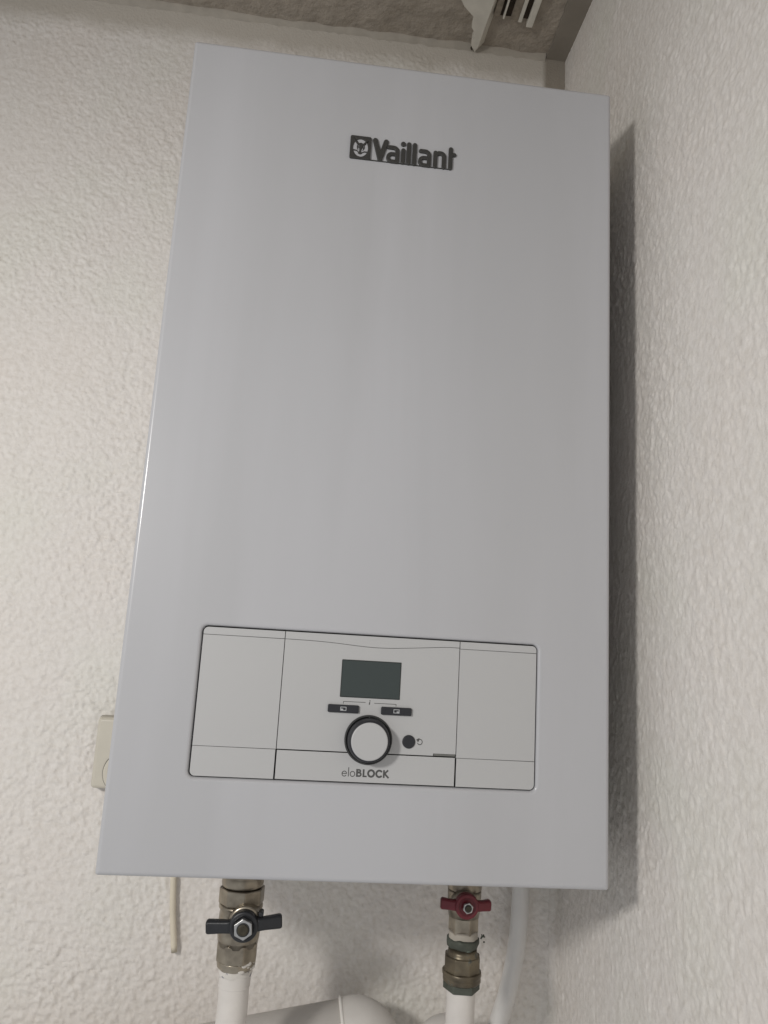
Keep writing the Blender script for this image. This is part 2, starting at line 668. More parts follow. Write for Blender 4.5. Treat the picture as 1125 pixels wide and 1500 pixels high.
def plaster(u, v, seed):
    """relief (m) of a roughly rolled plaster coat"""
    wx = vnoise(u, v, 0.011, seed) * 0.0025
    wz = vnoise(u, v, 0.011, seed + 1) * 0.0025
    a = vnoise(u + wx, (v + wz) * 0.85, 0.0064, seed + 2)
    b = vnoise(u + wx, v + wz, 0.0038, seed + 3)
    c = vnoise(u, v, 0.0027, seed + 4)
    p = vnoise(u + wx * 0.5, v, 0.0047, seed + 7)
    q = vnoise(u, v + wz * 0.5, 0.0043, seed + 8)
    big = vnoise(u, v, 0.05, seed + 5)
    amp = 0.8 + 0.4 * vnoise(u, v, 0.09, seed + 6)
    h = 0.00065 * sstep(-0.25, 0.40, a + 0.6 * b) + 0.00040 * b + 0.00050 * c + 0.0009 * sstep(0.18, 0.62, p + 0.3 * c) - 0.0006 * sstep(0.30, 0.65, q + 0.3 * c)
    return h * amp + 0.0006 * big


def grid_axis(lo, dlo, dhi, hi, step):
    d = np.arange(dlo, dhi + step * 0.5, step)
    d[-1] = dhi
    pre = np.arange(lo, dlo - 1e-6, 0.03) if lo < dlo else np.array([])
    post = np.arange(dhi + 0.03, hi + 1e-6, 0.03) if hi > dhi else np.array([])
    return np.concatenate([pre, d, post])


def grid_mesh(name, co, nu, nv, material, flip=False):
    me = bpy.data.meshes.new(name)
    nvt = nu * nv
    me.vertices.add(nvt)
    me.vertices.foreach_set('co', co.reshape(-1).astype(np.float32))
    i = np.arange(nvt).reshape(nu, nv)
    q = np.stack([i[:-1, :-1], i[1:, :-1], i[1:, 1:], i[:-1, 1:]], -1).reshape(-1, 4)
    if flip:
        q = q[:, ::-1]
    nf = len(q)
    me.loops.add(nf * 4)
    me.polygons.add(nf)
    me.loops.foreach_set('vertex_index', q.reshape(-1).astype(np.int32))
    me.polygons.foreach_set('loop_start', np.arange(0, nf * 4, 4, dtype=np.int32))
    me.update(calc_edges=True)
    me.validate()
    o = link(name, me, material, smooth=True)
    o['kind'] = 'structure'
    return o


STEP = 0.0015
ux = grid_axis(-1.5, -0.50, XR + 0.004, XR + 0.004, STEP)
vz = grid_axis(-1.0, -0.32, HC + 0.004, HC + 0.004, STEP)
U, Vv = np.meshgrid(ux, vz, indexing='ij')
fade = 0.12 + 0.88 * sstep(0.012, 0.055, HC - Vv + 0.012 * vnoise(U, Vv, 0.04, 91))   # smoothed by hand below the ceiling
lump = 0.7 + 0.5 * sstep(0.9, 0.1, Vv)
hgt = plaster(U, Vv, 11) * fade * lump * 0.9
RF = 0.022            # plaster runs round the inner corner


def fillet(d):
    dd = np.clip(d, RF * 0.2929, RF)
    return RF - np.sqrt(RF * RF - (RF - dd) ** 2)


hgt = hgt + fillet(XR - U) * sstep(0.75, 0.5, Vv)
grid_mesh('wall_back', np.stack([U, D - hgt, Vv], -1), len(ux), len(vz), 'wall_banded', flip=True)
uy = grid_axis(-1.3, -0.36, D + 0.004, D + 0.004, STEP)
U2, V2 = np.meshgrid(uy, vz, indexing='ij')
hgt2 = plaster(U2, V2 * 0.8, 57) * (0.3 + 0.7 * sstep(0.0, 0.09, HC - V2)) * 0.58
hgt2 = hgt2 + fillet(D - U2) * sstep(0.75, 0.5, V2)
grid_mesh('wall_right', np.stack([XR - hgt2, U2, V2], -1), len(uy), len(vz), 'wall', flip=False)

cxs = grid_axis(-1.5, -0.4, XR + 0.006, XR + 0.006, 0.004)
cys = grid_axis(-1.3, 0.05, D + 0.006, D + 0.006, 0.004)
Cx, Cy = np.meshgrid(cxs, cys, indexing='ij')
ch = HC + 0.0018 * vnoise(Cx, Cy, 0.03, 5) + 0.0006 * vnoise(Cx, Cy, 0.009, 6)
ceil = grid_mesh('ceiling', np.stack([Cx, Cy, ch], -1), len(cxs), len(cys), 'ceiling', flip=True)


def ragged(x0, y0, x1, y1, wdt, thick, n, seed, axis):
    """uneven filled strip lying under the ceiling"""
    rs = np.random.RandomState(seed)
    bm = bmesh.new()
    prev = None
    for k in range(n + 1):
        t = k / n
        px, py = x0 + (x1 - x0) * t, y0 + (y1 - y0) * t
        j = (rs.rand() - 0.5) * 0.003
        if axis == 'x':      # strip runs along y, ragged edge on -x
            row = [(px - wdt + j, py, HC + 0.004), (px - wdt + j + 0.0006, py, HC - thick), (px, py, HC - thick - 0.0006), (px, py, HC + 0.004)]
        else:                # strip runs along x under the ceiling on the back wall
            row = [(px, py - 0.006 + j * 0.5, HC + 0.003), (px, py - 0.0045 + j * 0.3, HC - 0.0012), (px, py - 0.0015, HC - thick + j), (px, py + 0.004, HC - thick - 0.003 + j)]
        vs = [bm.verts.new(c) for c in row]
        if prev:
            for a in range(3):
                bm.faces.new((prev[a], prev[a + 1], vs[a + 1], vs[a]))
        prev = vs
    return bm


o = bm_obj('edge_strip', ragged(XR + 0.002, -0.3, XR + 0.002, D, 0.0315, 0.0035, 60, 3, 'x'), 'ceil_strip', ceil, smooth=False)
o = bm_obj('caulk_seam', ragged(-0.7, D, XR - 0.03, D, 0.006, 0.007, 160, 4, 'y'), 'caulk', ceil, smooth=True)

# ------------------------------------------------------------------ ceiling fittings
tr = empty('trim_strip', (0.31, 0.19, HC), 'pale trim strip with torn jagged left edge on the ceiling', 'trim')
# flat face 12 mm below the ceiling with a torn left edge, a sloping shoulder on the right
pts = [(0.2640, 0.02), (0.2700, 0.06), (0.2688, 0.10), (0.2765, 0.135), (0.2772, 0.160), (0.2853, 0.1852), (0.2907, 0.1937), (0.3068, 0.2083), (0.3065, 0.2170), (0.3077, 0.2249), (0.3120, 0.2310), (0.3134, 0.2377), (0.3122, 0.2470), (0.3133, 0.2542),
       (0.3168, 0.2600), (0.3204, 0.2650), (0.3237, 0.2573), (0.3257, 0.2174), (0.3280, 0.1783), (0.3320, 0.10), (0.3360, 0.02)]
bm = bmesh.new()
lo = [bm.verts.new((x - 0.31, y - 0.19, -0.012)) for x, y in pts]
hi = [bm.verts.new((x - 0.31 + (0.0095 if i >= 15 else 0.0012), y - 0.19 + (0.002 if i >= 15 else 0), 0.0015)) for i, (x, y) in enumerate(pts)]
n = len(pts)
bmesh.ops.triangulate(bm, faces=[bm.faces.new(lo)])
for k in range(n):
    bm.faces.new((lo[k], hi[k], hi[(k + 1) % n], lo[(k + 1) % n]))
bm_obj('strip', bm, 'trim', tr)
bm = bmesh.new()
rs = random.Random(4)
for k in range(7):
    bmesh.ops.create_icosphere(bm, subdivisions=1, radius=rs.uniform(0.0008, 0.0018), matrix=Matrix.Translation((0.0085 + rs.uniform(-.003, .003), 0.077 + rs.uniform(-.002, .001), -0.006 + rs.uniform(-.002, .003))))
bm_obj('dirt_crumb', bm, 'dust', tr)

vt = empty('ceiling_vent', (0.36, 0.12, HC), 'grubby slatted vent with dark slots on the ceiling near the corner', 'vent')
box_obj('backing', -0.026, 0.0275, -0.10, 0.088, -0.0035, 0.002, 'slot', vt)
for x0, x1, y1, mt in ((0.333, 0.3415, 0.2065, 'slat_brown'), (0.3462, 0.3485, 0.209, 'trim'), (0.3570, 0.3672, 0.2085, 'slat_brown'),
                       (0.3674, 0.3725, 0.2105, 'trim'), (0.3805, 0.3890, 0.2165, 'trim')):
    box_obj('slat', x0 - 0.36, x1 - 0.36, -0.10, y1 - 0.12, -0.0085, -0.0036 + 0.0045, mt, vt, bevel=0.0006)

# ------------------------------------------------------------------ the boiler
bo = empty('electric_boiler', (0, 0, 0), 'white wall-hung electric boiler with control panel and grey lettering', 'boiler')


def rr_loop(x0, x1, z0, z1, r, n=8):
    out = []
    for cx, cz, a0 in ((x1 - r, z1 - r, 0), (x0 + r, z1 - r, 90), (x0 + r, z0 + r, 180), (x1 - r, z0 + r, 270)):
        for k in range(n + 1):
            a = math.radians(a0 + 90 * k / n)
            out.append((cx + r * math.cos(a), cz + r * math.sin(a)))
    return out


PX0, PX1, PZ0, PZ1 = 0.0625, 0.3460, 0.0744, 0.1938     # cut-out for the control panel
bm = bmesh.new()
RB = 0.0040
# shell: rounded vertical and horizontal front edges, open at the back, hollow below
out_loops = []
NB = 5
for k in range(NB + 1):
    a = math.pi / 2 * k / NB
    out_loops.append((RB - RB * math.sin(a), RB - RB * math.cos(a)))
loops = []
for ins, y in out_loops:
    rc = max(0.0006, 0.0022 - ins * 0.4)
    loops.append([bm.verts.new((x, y, z)) for x, z in rr_loop(ins - 0.0008, W - ins + 0.0004, ins - 0.0012, H + 0.0025 - ins, rc, 3)])
loops.append([bm.verts.new((x, D - 0.001, z)) for x, z in rr_loop(-0.0008, W + 0.0004, -0.0012, H + 0.0025, 0.0022, 3)])
for a, b in zip(loops[:-1], loops[1:]):
    n = len(a)
    for k in range(n):
        bm.faces.new((a[k], a[(k + 1) % n], b[(k + 1) % n], b[k]))
hol = []
for off, y, in ((0.0034, 0.0), (0.0020, 0.00025), (0.0010, 0.0009), (0.0003, 0.0019), (0.0, 0.0032), (0.0, 0.008)):
    hol.append([bm.verts.new((x, y, z)) for x, z in rr_loop(PX0 - off, PX1 + off, PZ0 - off, PZ1 + off, 0.0046 + off, 8)])
for a, b in zip(hol[:-1], hol[1:]):
    n = len(a)
    for k in range(n):
        bm.faces.new((a[k], b[k], b[(k + 1) % n], a[(k + 1) % n]))
eds = []
for L in (loops[0], hol[0]):
    for k in range(len(L)):
        eds.append(bm.edges.get((L[k], L[(k + 1) % len(L)])))
bmesh.ops.triangle_fill(bm, use_beauty=True, use_dissolve=False, edges=eds)
casing = bm_obj('casing', bm, 'casing', bo, wn=True)
box_obj('bottom_plate', 0.004, W - 0.004, 0.006, D - 0.003, 0.010, 0.012, 'casing_in', bo)

# control panel
cp = plate('control_panel', rr_loop(PX0 + 0.0002, PX1 - 0.0002, PZ0 + 0.0002, PZ1 - 0.0002, 0.0044), 0.0046, 0.0075, 'gap', bo, bevel=0)
cp['label'] = 'control panel with display, knob and two long buttons'
G = 0.00085          # gap to the casing
x0, x1, z0, z1 = PX0 + G, PX1 - G, PZ0 + G, PZ1 - G
XA, XB = 0.1303, 0.2783
gv, gh = 0.00028, 0.00018
YF = 0.0009          # panel face
ZL, ZU = 0.0984, 0.1868
rc = 0.0040


def corner(cx, cz, a0, r=rc, n=7):
    return [(cx + r * math.cos(math.radians(a0 + 90 * k / n)), cz + r * math.sin(math.radians(a0 + 90 * k / n))) for k in range(n + 1)]


# thin lines are shallow grooves: a grey bed close behind the face
plate('groove_bed', [(x0 + .002, ZL - .001), (XA - .0001, ZL - .001), (XA - .0001, z1 - .002), (x0 + .002, z1 - .002)], 0.0022, 0.0045, 'groove', cp, bevel=0)
plate('groove_bed', [(XB + .0001, ZL - .001), (x1 - .002, ZL - .001), (x1 - .002, z1 - .002), (XB + .0001, z1 - .002)], 0.0022, 0.0045, 'groove', cp, bevel=0)
plate('groove_bed', [(XA + .0004, ZL + .0012), (XB - .0004, ZL + .0012), (XB - .0004, z1 - .002), (XA + .0004, z1 - .002)], 0.0022, 0.0045, 'groove', cp, bevel=0)
bv = 0.00016
# left column
plate('panel_cover', [(x0, ZL + gh), (XA - gv, ZL + gh), (XA - gv, ZU - gh), (x0, ZU - gh)], YF, 0.0040, 'panel', cp, bv)
plate('panel_rim', [(x0, ZU + gh), (XA - gv, ZU + gh), (XA - gv, z1)] + corner(x0 + rc, z1 - rc, 90), YF, 0.0040, 'panel', cp, bv)
plate('panel_foot', [(XA - gv - .0003, ZL - gh), (x0, ZL - gh)] + corner(x0 + rc, z0 + rc, 180) + [(XA - gv - .0003, z0)], YF, 0.0040, 'panel', cp, bv)
# right column
plate('panel_cover', [(XB + gv, ZL + gh - .0006), (x1, ZL + gh - .0006), (x1, ZU - gh), (XB + gv, ZU - gh)], YF, 0.0040, 'panel', cp, bv)
plate('panel_rim', [(x1, ZU + gh), (x1, z1 - rc)] + corner(x1 - rc, z1 - rc, 0)[1:] + [(XB + gv, z1), (XB + gv, ZU + gh)], YF, 0.0040, 'panel', cp, bv)
plate('panel_foot', [(XB + gv + .0003, ZL - gh - .0006), (XB + gv + .0003, z0), (x1 - rc, z0)] + corner(x1 - rc, z0 + rc, 270)[1:] + [(x1, ZL - gh - .0006)], YF, 0.0040, 'panel', cp, bv)
# centre: face plate with a wavy upper edge, rim above it, flap below
def wave(x):
    s = (x - XA) / (XB - XA)
    return ZU - 0.0030 * math.exp(-((s - 0.53) / 0.24) ** 2) + 0.0010 * math.exp(-((s - 0.95) / 0.12) ** 2)


wx = [XA + gv + (XB - XA - 2 * gv) * k / 40 for k in range(41)]
NX, NZ = 0.2592, 0.1006
plate('panel_face', [(XA + gv, ZL + .0004), (NX, ZL + .0004), (NX, NZ), (XB - gv, NZ)] + [(x, wave(x) - gh) for x in reversed(wx)], YF, 0.0040, 'panel', cp, bv)
plate('panel_rim', [(x, wave(x) + gh) for x in wx] + [(XB - gv, z1), (XA + gv, z1)], YF, 0.0040, 'panel', cp, bv)
plate('flap', [(XA + .0007, z0 + .0002), (XB - .0007, z0 + .0002), (XB - .0007, ZL - .0005), (XA + .0007, ZL - .0005)], YF + .0001, 0.0040, 'panel', cp, bv)
plate('finger_notch', [(NX + .0005, ZL + .0004), (XB - .0006, ZL + .0004), (XB - .0006, NZ - .0003), (NX + .0005, NZ - .0003)], 0.0016, 0.0021, M['groove'], cp, 0)

# display
dz0, dz1, dx0, dx1 = 0.1422, 0.1728, 0.1790, 0.2290
plate('display_bezel', rr_loop(dx0, dx1, dz0, dz1, 0.0006, 3), YF - 0.0003, YF + 0.0004, 'screen_edge', cp, 0.0001)
plate('display', rr_loop(dx0 + .0007, dx1 - .0007, dz0 + .0007, dz1 - .0007, 0.0003, 2), YF - 0.00045, YF + 0.0004, 'screen', cp, 0.0001)


def slab(name, x0, x1, z0, z1, r, h, bev, material):
    return plate(name, rr_loop(x0, x1, z0, z1, r, 5), YF - h, YF + 0.0004, material, cp, bev)


for bx in (0.1697, 0.2138):
    slab('button', bx, bx + 0.0256, 0.1298, 0.1361, 0.0011, 0.0020, 0.0006, 'darkplastic')
    cx, cz = (bx + 0.0128) * 1000, 133.0
    ic = union(minus(rrect(cx, cz, 2.5, 1.6, 0.2), rrect(cx, cz, 1.95, 1.05, 0.1)), rrect(cx - 1.1 if bx < .2 else cx + 1.1, cz - 0.6, 0.95, 0.6, 0.05))
    sdf_obj('button_icon', ic, (cx - 3, cx + 3, cz - 2, cz + 2), 0.1, 0.00008, 0, 'icon', cp, yb=YF - 0.0020)
br = union(flatstroke((182.3, 137.0), (182.3, 138.9), 0.23), flatstroke((182.13, 138.75), (200.7, 138.75), 0.23),
           flatstroke((207.9, 138.5), (226.4, 138.5), 0.23), flatstroke((226.2, 138.6), (226.2, 136.8), 0.23))
sdf_obj('print_bracket', br, (181, 228, 136, 140), 0.1, 0.00008, 0, 'print', cp, yb=YF)
li = union(stroke([(203.9, 137.4), (204.1, 138.9)], 0.45), stroke([(204.2, 140.2), (204.25, 140.25)], 0.48))
sdf_obj('print_letter', li, (202, 207, 136, 142), 0.1, 0.00008, 0, 'print', cp, yb=YF)

# rotary knob
kc = (0.2047, 0, 0.1092)
lathe('knob_collar', [(0.0197, YF + .0003), (0.0197, YF - .0012), (0.0191, YF - .0018), (0.0180, YF - .0018), (0.0178, YF - .0002)], 'gap', cp, 64, 'Y', kc)
lathe('knob', [(0.0176, YF), (0.0174, YF - .0060), (0.0166, YF - .0112), (0.0158, YF - .0128), (0.0150, YF - .0131)], 'darkplastic', cp, 64, 'Y', kc)
lathe('knob_cap', [(0.0149, YF - .0120), (0.0149, YF - .0131), (0.0146, YF - .0135), (0.0138, YF - .0137)], 'panel', cp, 64, 'Y', kc)
# reset button with its sign
lathe('round_button', [(0.0054, YF + .0003), (0.0054, YF - .0006), (0.0051, YF - .0010), (0.0045, YF - .0011)], 'darkplastic', cp, 40, 'Y', (0.2383, 0, 0.1091))
rp = arc(247.6, 109.3, 2.0, 2.15, 150, -150, 30)
si = union(stroke(rp, 0.33), stroke([(245.5, 109.3), (245.9, 110.6)], 0.2), stroke([(245.0, 110.9), (246.9, 111.9), (246.4, 109.9), (245.0, 110.9)], 0.4))
sdf_obj('print_sign', si, (244, 251, 106, 112.5), 0.1, 0.00008, 0, 'print', cp, yb=YF)

# eloBLOCK on the flap
b0 = 79.7
fs = []
fs.append(stroke([(184.95, b0 + 2.25), (188.6, b0 + 2.25)] + arc(186.8, b0 + 2.1, 1.85, 1.95, 4, 320, 26), 0.33))
fs.append(stroke([(190.2, b0 + 0.25), (190.2, b0 + 6.9)], 0.33))
fs.append(stroke(arc(193.5, b0 + 2.1, 1.85, 1.95, 0, 360, 32), 0.33))
t = 0.72
fs.append(union(flatstroke((197.15, b0), (197.15, b0 + 6.1), t), stroke([(197.2, b0 + 5.45)] + arc(198.7, b0 + 4.55, 1.15, 0.92, 90, -90, 12) + [(197.2, b0 + 3.6)], 0.62),
                stroke([(197.2, b0 + 3.3)] + arc(199.0, b0 + 1.95, 1.35, 1.3, 90, -90, 12) + [(197.2, b0 + 0.65)], 0.65)))
fs.append(union(flatstroke((202.5, b0), (202.5, b0 + 6.1), t), flatstroke((201.9, b0 + 0.6), (205.2, b0 + 0.6), 0.6)))
fs.append(stroke(arc(208.7, b0 + 3.05, 2.45, 2.5, 0, 360, 40), 0.78))
fs.append(stroke(arc(215.4, b0 + 3.05, 2.45, 2.5, 48, 312, 30), 0.76))
fs.append(union(flatstroke((219.2, b0), (219.2, b0 + 6.1), t), flatstroke((219.4, b0 + 3.0), (222.6, b0 + 6.1), 0.68), flatstroke((219.8, b0 + 3.3), (223.2, b0), 0.72)))
sdf_obj('print_lettering', union(*fs), (183, 225, b0 - 1, b0 + 8), 0.11, 0.00008, 0, 'print', cp, yb=YF + 0.0001)

# raised badge: emblem square and letters
DEP = 0.0019
lg = []
R_ = 2.05
lg.append(('V', stroke([(177.5, 657.9), (182.75, 638.9), (187.9, 657.6)], 2.35)))
def la(dx):
    return union(stroke([(190.9 + dx, 652.5), (195.2 + dx, 652.5)] + arc(195.2 + dx, 648.6, 3.9, 3.9, 90, 0, 10) + [(199.1 + dx, 638.0)], 1.95),
                 stroke([(199.1 + dx, 645.6), (193.7 + dx, 645.6)] + arc(193.9 + dx, 641.75, 3.5, 3.85, 90, 270, 12) + [(199.1 + dx, 637.9)], 1.8))
lg.append(('a', la(0)))
lg.append(('i', union(stroke([(204.6, 638.1), (204.6, 650.8)], R_), ell(204.4, 657.5, 2.35, 2.35))))
lg.append(('l', stroke([(210.0, 638.1), (209.9, 657.9)], R_)))
lg.append(('l', stroke([(215.5, 638.1), (215.5, 657.9)], R_)))
lg.append(('a', la(30.6)))
lg.append(('n', union(stroke([(235.7, 638.1), (235.7, 652.4)], R_), stroke([(235.7, 650.5), (239.0, 652.4), (240.6, 652.4)] + arc(240.6, 648.9, 3.5, 3.5, 90, 0, 10) + [(244.1, 638.1)], 2.05))))
lg.append(('t', union(stroke([(250.4, 638.1), (250.4, 658.0)], R_), stroke([(250.4, 652.3), (254.0, 652.3)], 1.9))))
sq = rrect(163.75, 648.3, 9.95, 11.95, 1.7)
oval = ell(163.75, 647.7, 7.1, 9.2)
k = 1 / 17.4
def e2(px, py):       # emblem drawing grid -> mm on the front
    return (163.75 + (px - 322) * k, 648.3 - (py - 393) * k)
head = union(ell(*e2(325, 385), 3.7, 4.3), stroke([e2(324, 420), e2(318, 485)], 2.0))
earl = stroke([e2(282, 335), e2(240, 275), e2(205, 225)], 1.05)
earr = stroke([e2(372, 342), e2(415, 290), e2(455, 245)], 1.05)
slit = [stroke([e2(252, 275), e2(213, 228)], 0.30), stroke([e2(412, 318), e2(447, 268)], 0.30),
        stroke([e2(289, 368), e2(288, 395), e2(294, 440), e2(291, 468)], 0.62), stroke([e2(369, 376), e2(362, 402), e2(346, 445), e2(347, 474)], 0.62)]
pup = [stroke([e2(291, 378), e2(290, 396)], 0.30), stroke([e2(367, 385), e2(363, 402)], 0.30)]
wh = [stroke([e2(205, 450), e2(262, 455)], 0.55), stroke([e2(385, 468), e2(440, 468)], 0.55)]
nose = [stroke([e2(262, 455), e2(312, 502)], 0.42), stroke([e2(385, 470), e2(322, 505)], 0.42)]
emb = union(minus(sq, oval), minus(union(head, earl, earr), *slit), *pup, *wh, *nose)
emb = minus(emb, slit[0], slit[1])
sdf_obj('emblem_inlay', ell(163.75, 647.7, 7.3, 9.4), (155, 172.5, 637, 658.5), 0.25, 0.0013, 0, 'casing', bo, yb=0.0002)
sdf_obj('emblem', emb, (153, 174.5, 635.5, 661.5), 0.16, DEP, 0.3, 'badge', bo)
for ch_, f in lg:
    sdf_obj('badge_letter', f, (172, 260, 633, 663), 0.28, DEP, 0.55, 'badge', bo)
box_obj('badge_rail', 0.1725, 0.2505, -0.0011, 0.0002, 0.6364, 0.6370, 'badge', bo)


# ------------------------------------------------------------------ valves and pipes under the boiler
def wing_handle(parent, hub_r, reach, hgt, thick, material, tilt, y0, sweep, at):
    hub = lathe('handle_hub', [(hub_r * 0.92, y0 + 0.009), (hub_r, y0 + 0.0075), (hub_r, y0 + 0.0012), (hub_r * 0.93, y0), (hub_r * 0.72, y0 - 0.0004), (hub_r * 0.66, y0 + 0.0016)], material, parent, 40, 'Y', at)
    for s in (-1, 1):
        bm = bmesh.new()
        x_in, x_out = hub_r * 0.72, reach
        secs = [(x_in, 0.0, hgt * 0.52, thick), (hub_r * 1.12, 0.0, hgt * 0.46, thick * 0.9), (hub_r * 1.45, sweep * 0.35, hgt * 0.46, thick), (x_out - 0.002, sweep, hgt * 0.50, thick * 1.05), (x_out, sweep, hgt * 0.44, thick * 0.9)]
        rings = []
        for x, dy, hh, th in secs:
            ring = [bm.verts.new((s * x, y0 + 0.0015 + dy + q * th, zz * hh)) for q, zz in ((0.0, -0.72), (0.0, 0.72), (0.28, 1), (1, 1), (1, -1), (0.28, -1))]
            rings.append(ring)
        for a, b in zip(rings[:-1], rings[1:]):
            for q in range(6):
                bm.faces.new((a[q], a[(q + 1) % 6], b[(q + 1) % 6], b[q]))
        bm.faces.new(rings[0])
        bm.faces.new(rings[-1])
        bmesh.ops.recalc_face_normals(bm, faces=bm.faces)
        bmesh.ops.bevel(bm, geom=[e for e in bm.edges if e.calc_face_angle(0) > 0.5], offset=0.0006, segments=2, affect='EDGES')
        wgo = bm_obj('handle_wing', bm, material, parent, wn=True)
        wgo.rotation_euler.y = math.radians(-tilt)
        wgo.location = at
    return hub


# -- left valve, black handle
YL = 0.100
xl = 0.1073
lv = empty('ball_valve', (xl, YL, -0.0705), 'ball valve with black wing handle under the boiler', 'valve', 'shut-off valves')
zc = -0.0705


def Zr(z):
    return z - zc


lathe('inlet_neck', [(0.0165, Zr(0.02)), (0.0165, Zr(-0.024)), (0.0185, Zr(-0.026)), (0.0190, Zr(-0.031)), (0.0185, Zr(-0.0335)), (0.0172, Zr(-0.035))], 'nickel', lv, 48)
hexprof('union_nut', 0.0206, Zr(-0.0485), Zr(-0.0350), 'nickel', lv, 8, rot=0.2)
lathe('valve_body', [(0.0180, Zr(-0.0480)), (0.0196, Zr(-0.0500)), (0.0196, Zr(-0.0520)), (0.0180, Zr(-0.0540)), (0.0186, Zr(-0.058)), (0.0190, Zr(-0.066)), (0.0186, Zr(-0.076)), (0.0176, Zr(-0.083))], 'nickel', lv, 48)
hexprof('valve_outlet', 0.0188, Zr(-0.0955), Zr(-0.0800), 'nickel', lv, 8, rot=0.39)
lathe('outlet_collar', [(0.0165, Zr(-0.0940)), (0.0172, Zr(-0.0965)), (0.0168, Zr(-0.1005)), (0.0150, Zr(-0.1022))], 'nickel', lv, 48, wobble=0.0002)
HX, HZ = 0.1130 - xl, -0.0580 - zc
lathe('bonnet', [(0.0140, -0.008), (0.0140, -0.0235), (0.0130, -0.0250), (0.0110, -0.0250)], 'nickel', lv, 44, 'Y', (HX, 0, HZ))
wing_handle(lv, 0.0125, 0.0325, 0.0112, 0.0075, 'black', 5.5, -0.0345, 0.003, (HX, 0, HZ))
lathe('stop_pin', [(0.0022, -0.020), (0.0022, -0.0290), (0.0016, -0.0296)], 'black', lv, 16, 'Y', center=(HX + 0.0138, 0, HZ + 0.0088))
hexprof('hex_nut', 0.0086, -0.0400, -0.0350, 'steel', lv, 6, 'Y', (HX, 0, HZ), rot=0.52 + 0.1, ch=0.0007)
lathe('stem_socket', [(0.0056, -0.0360), (0.0056, -0.04025), (0.0050, -0.0404)], 'gap', lv, 24, 'Y', (HX, 0, HZ))
lathe('stem', [(0.0046, -0.036), (0.0046, -0.0408), (0.0040, -0.0413), (0.0028, -0.0411)], 'stem', lv, 24, 'Y', (HX, 0, HZ))
# dried paint and old jointing hemp at the outlet
bm = bmesh.new()
rs = random.Random(8)
for kk in range(16):
    a = rs.uniform(-1.35, -0.25)
    zz = Zr(-0.0935) - abs(rs.gauss(0, 0.0035))
    mt = Matrix.Translation((0.0168 * math.cos(a), 0.0168 * math.sin(a), zz)) @ Matrix.Rotation(a, 4, 'Z') @ Matrix.Diagonal((0.35, rs.uniform(.9, 2.0), rs.uniform(.7, 1.5), 1))
    bmesh.ops.create_icosphere(bm, subdivisions=2, radius=rs.uniform(0.0009, 0.0022), matrix=mt)
bm_obj('paint_smear', bm, 'pipe_flaked', lv, smooth=True)

lp = empty('water_pipe', (xl, YL, -0.40), 'white painted pipe below the black-handled valve', 'pipe', 'painted water pipes')
prof = [(0.0138, 0.2990), (0.0142, 0.2975), (0.0141, 0.2920), (0.0137, 0.2850), (0.0141, 0.2842), (0.0141, 0.2834), (0.0133, 0.2826), (0.0134, 0.2600), (0.0137, 0.2592), (0.0134, 0.2584), (0.0134, 0.0)]
lathe('pipe', prof, 'pipe', lp, 40, wobble=0.00012, seed=2)
lathe('flaked_paint_ring', [(0.0136, 0.3000), (0.0146, 0.2985), (0.0147, 0.2945), (0.0143, 0.2925), (0.0137, 0.2920)], 'pipe_flaked', lp, 56, wobble=0.00035, seed=5)

# -- right valve, red handle
YR = 0.130
xr = 0.3186
rv = empty('ball_valve', (xr, YR, -0.0580), 'ball valve with dark red wing handle under the boiler', 'valve', 'shut-off valves')
zc = -0.0580
lathe('inlet_neck', [(0.0150, Zr(0.02)), (0.0150, Zr(-0.030)), (0.0165, Zr(-0.0310)), (0.0165, Zr(-0.0400)), (0.0150, Zr(-0.0415))], 'nickel', rv, 48)
lathe('valve_body', [(0.0160, Zr(-0.0400)), (0.0163, Zr(-0.0430)), (0.0160, Zr(-0.0560)), (0.0146, Zr(-0.0650))], 'nickel', rv, 48)
hexprof('valve_outlet', 0.0146, Zr(-0.0795), Zr(-0.0625), 'nickel', rv, 6, rot=-math.pi / 2 + 0.25)
HX, HZ = 0.3155 - xr, -0.0485 - zc
lathe('bonnet', [(0.0115, -0.006), (0.0115, -0.0190), (0.0100, -0.0200)], 'nickel', rv, 40, 'Y', (HX, 0, HZ))
wing_handle(rv, 0.0112, 0.0240, 0.0100, 0.0065, 'red', -1.0, -0.0285, 0.003, (HX, 0, HZ))
hexprof('hex_nut', 0.0050, -0.0325, -0.0290, 'steel', rv, 6, 'Y', (HX, 0, HZ), rot=0.3, ch=0.0005)
lathe('stem_socket', [(0.0034, -0.030), (0.0034, -0.03275), (0.0030, -0.0329)], 'gap', rv, 24, 'Y', (HX, 0, HZ))
lathe('stem', [(0.0026, -0.030), (0.0026, -0.0332), (0.0021, -0.0335)], 'stem', rv, 24, 'Y', (HX, 0, HZ))

fu = empty('pipe_union', (xr + 0.0001, YR, -0.105), 'tarnished brass pipe union with green corrosion below the red-handled valve', 'pipe fitting')
zc = -0.105
lathe('painted_thread', [(0.0136, Zr(-0.0770)), (0.0138, Zr(-0.0800)), (0.0140, Zr(-0.0860)), (0.0130, Zr(-0.0880))], 'caulk', fu, 48, wobble=0.0003, seed=7)
lathe('corroded_ring', [(0.0138, Zr(-0.0835)), (0.0153, Zr(-0.0850)), (0.0155, Zr(-0.0885)), (0.0146, Zr(-0.0915)), (0.0134, Zr(-0.0925))], 'verdigris', fu, 56, wobble=0.0004, seed=9)
lathe('union_neck', [(0.0135, Zr(-0.0910)), (0.0138, Zr(-0.0970)), (0.0150, Zr(-0.0985)), (0.0156, Zr(-0.1010))], 'brass', fu, 48)
hexprof('union_nut', 0.0178, Zr(-0.1140), Zr(-0.0990), 'brass', fu, 8, rot=0.2)
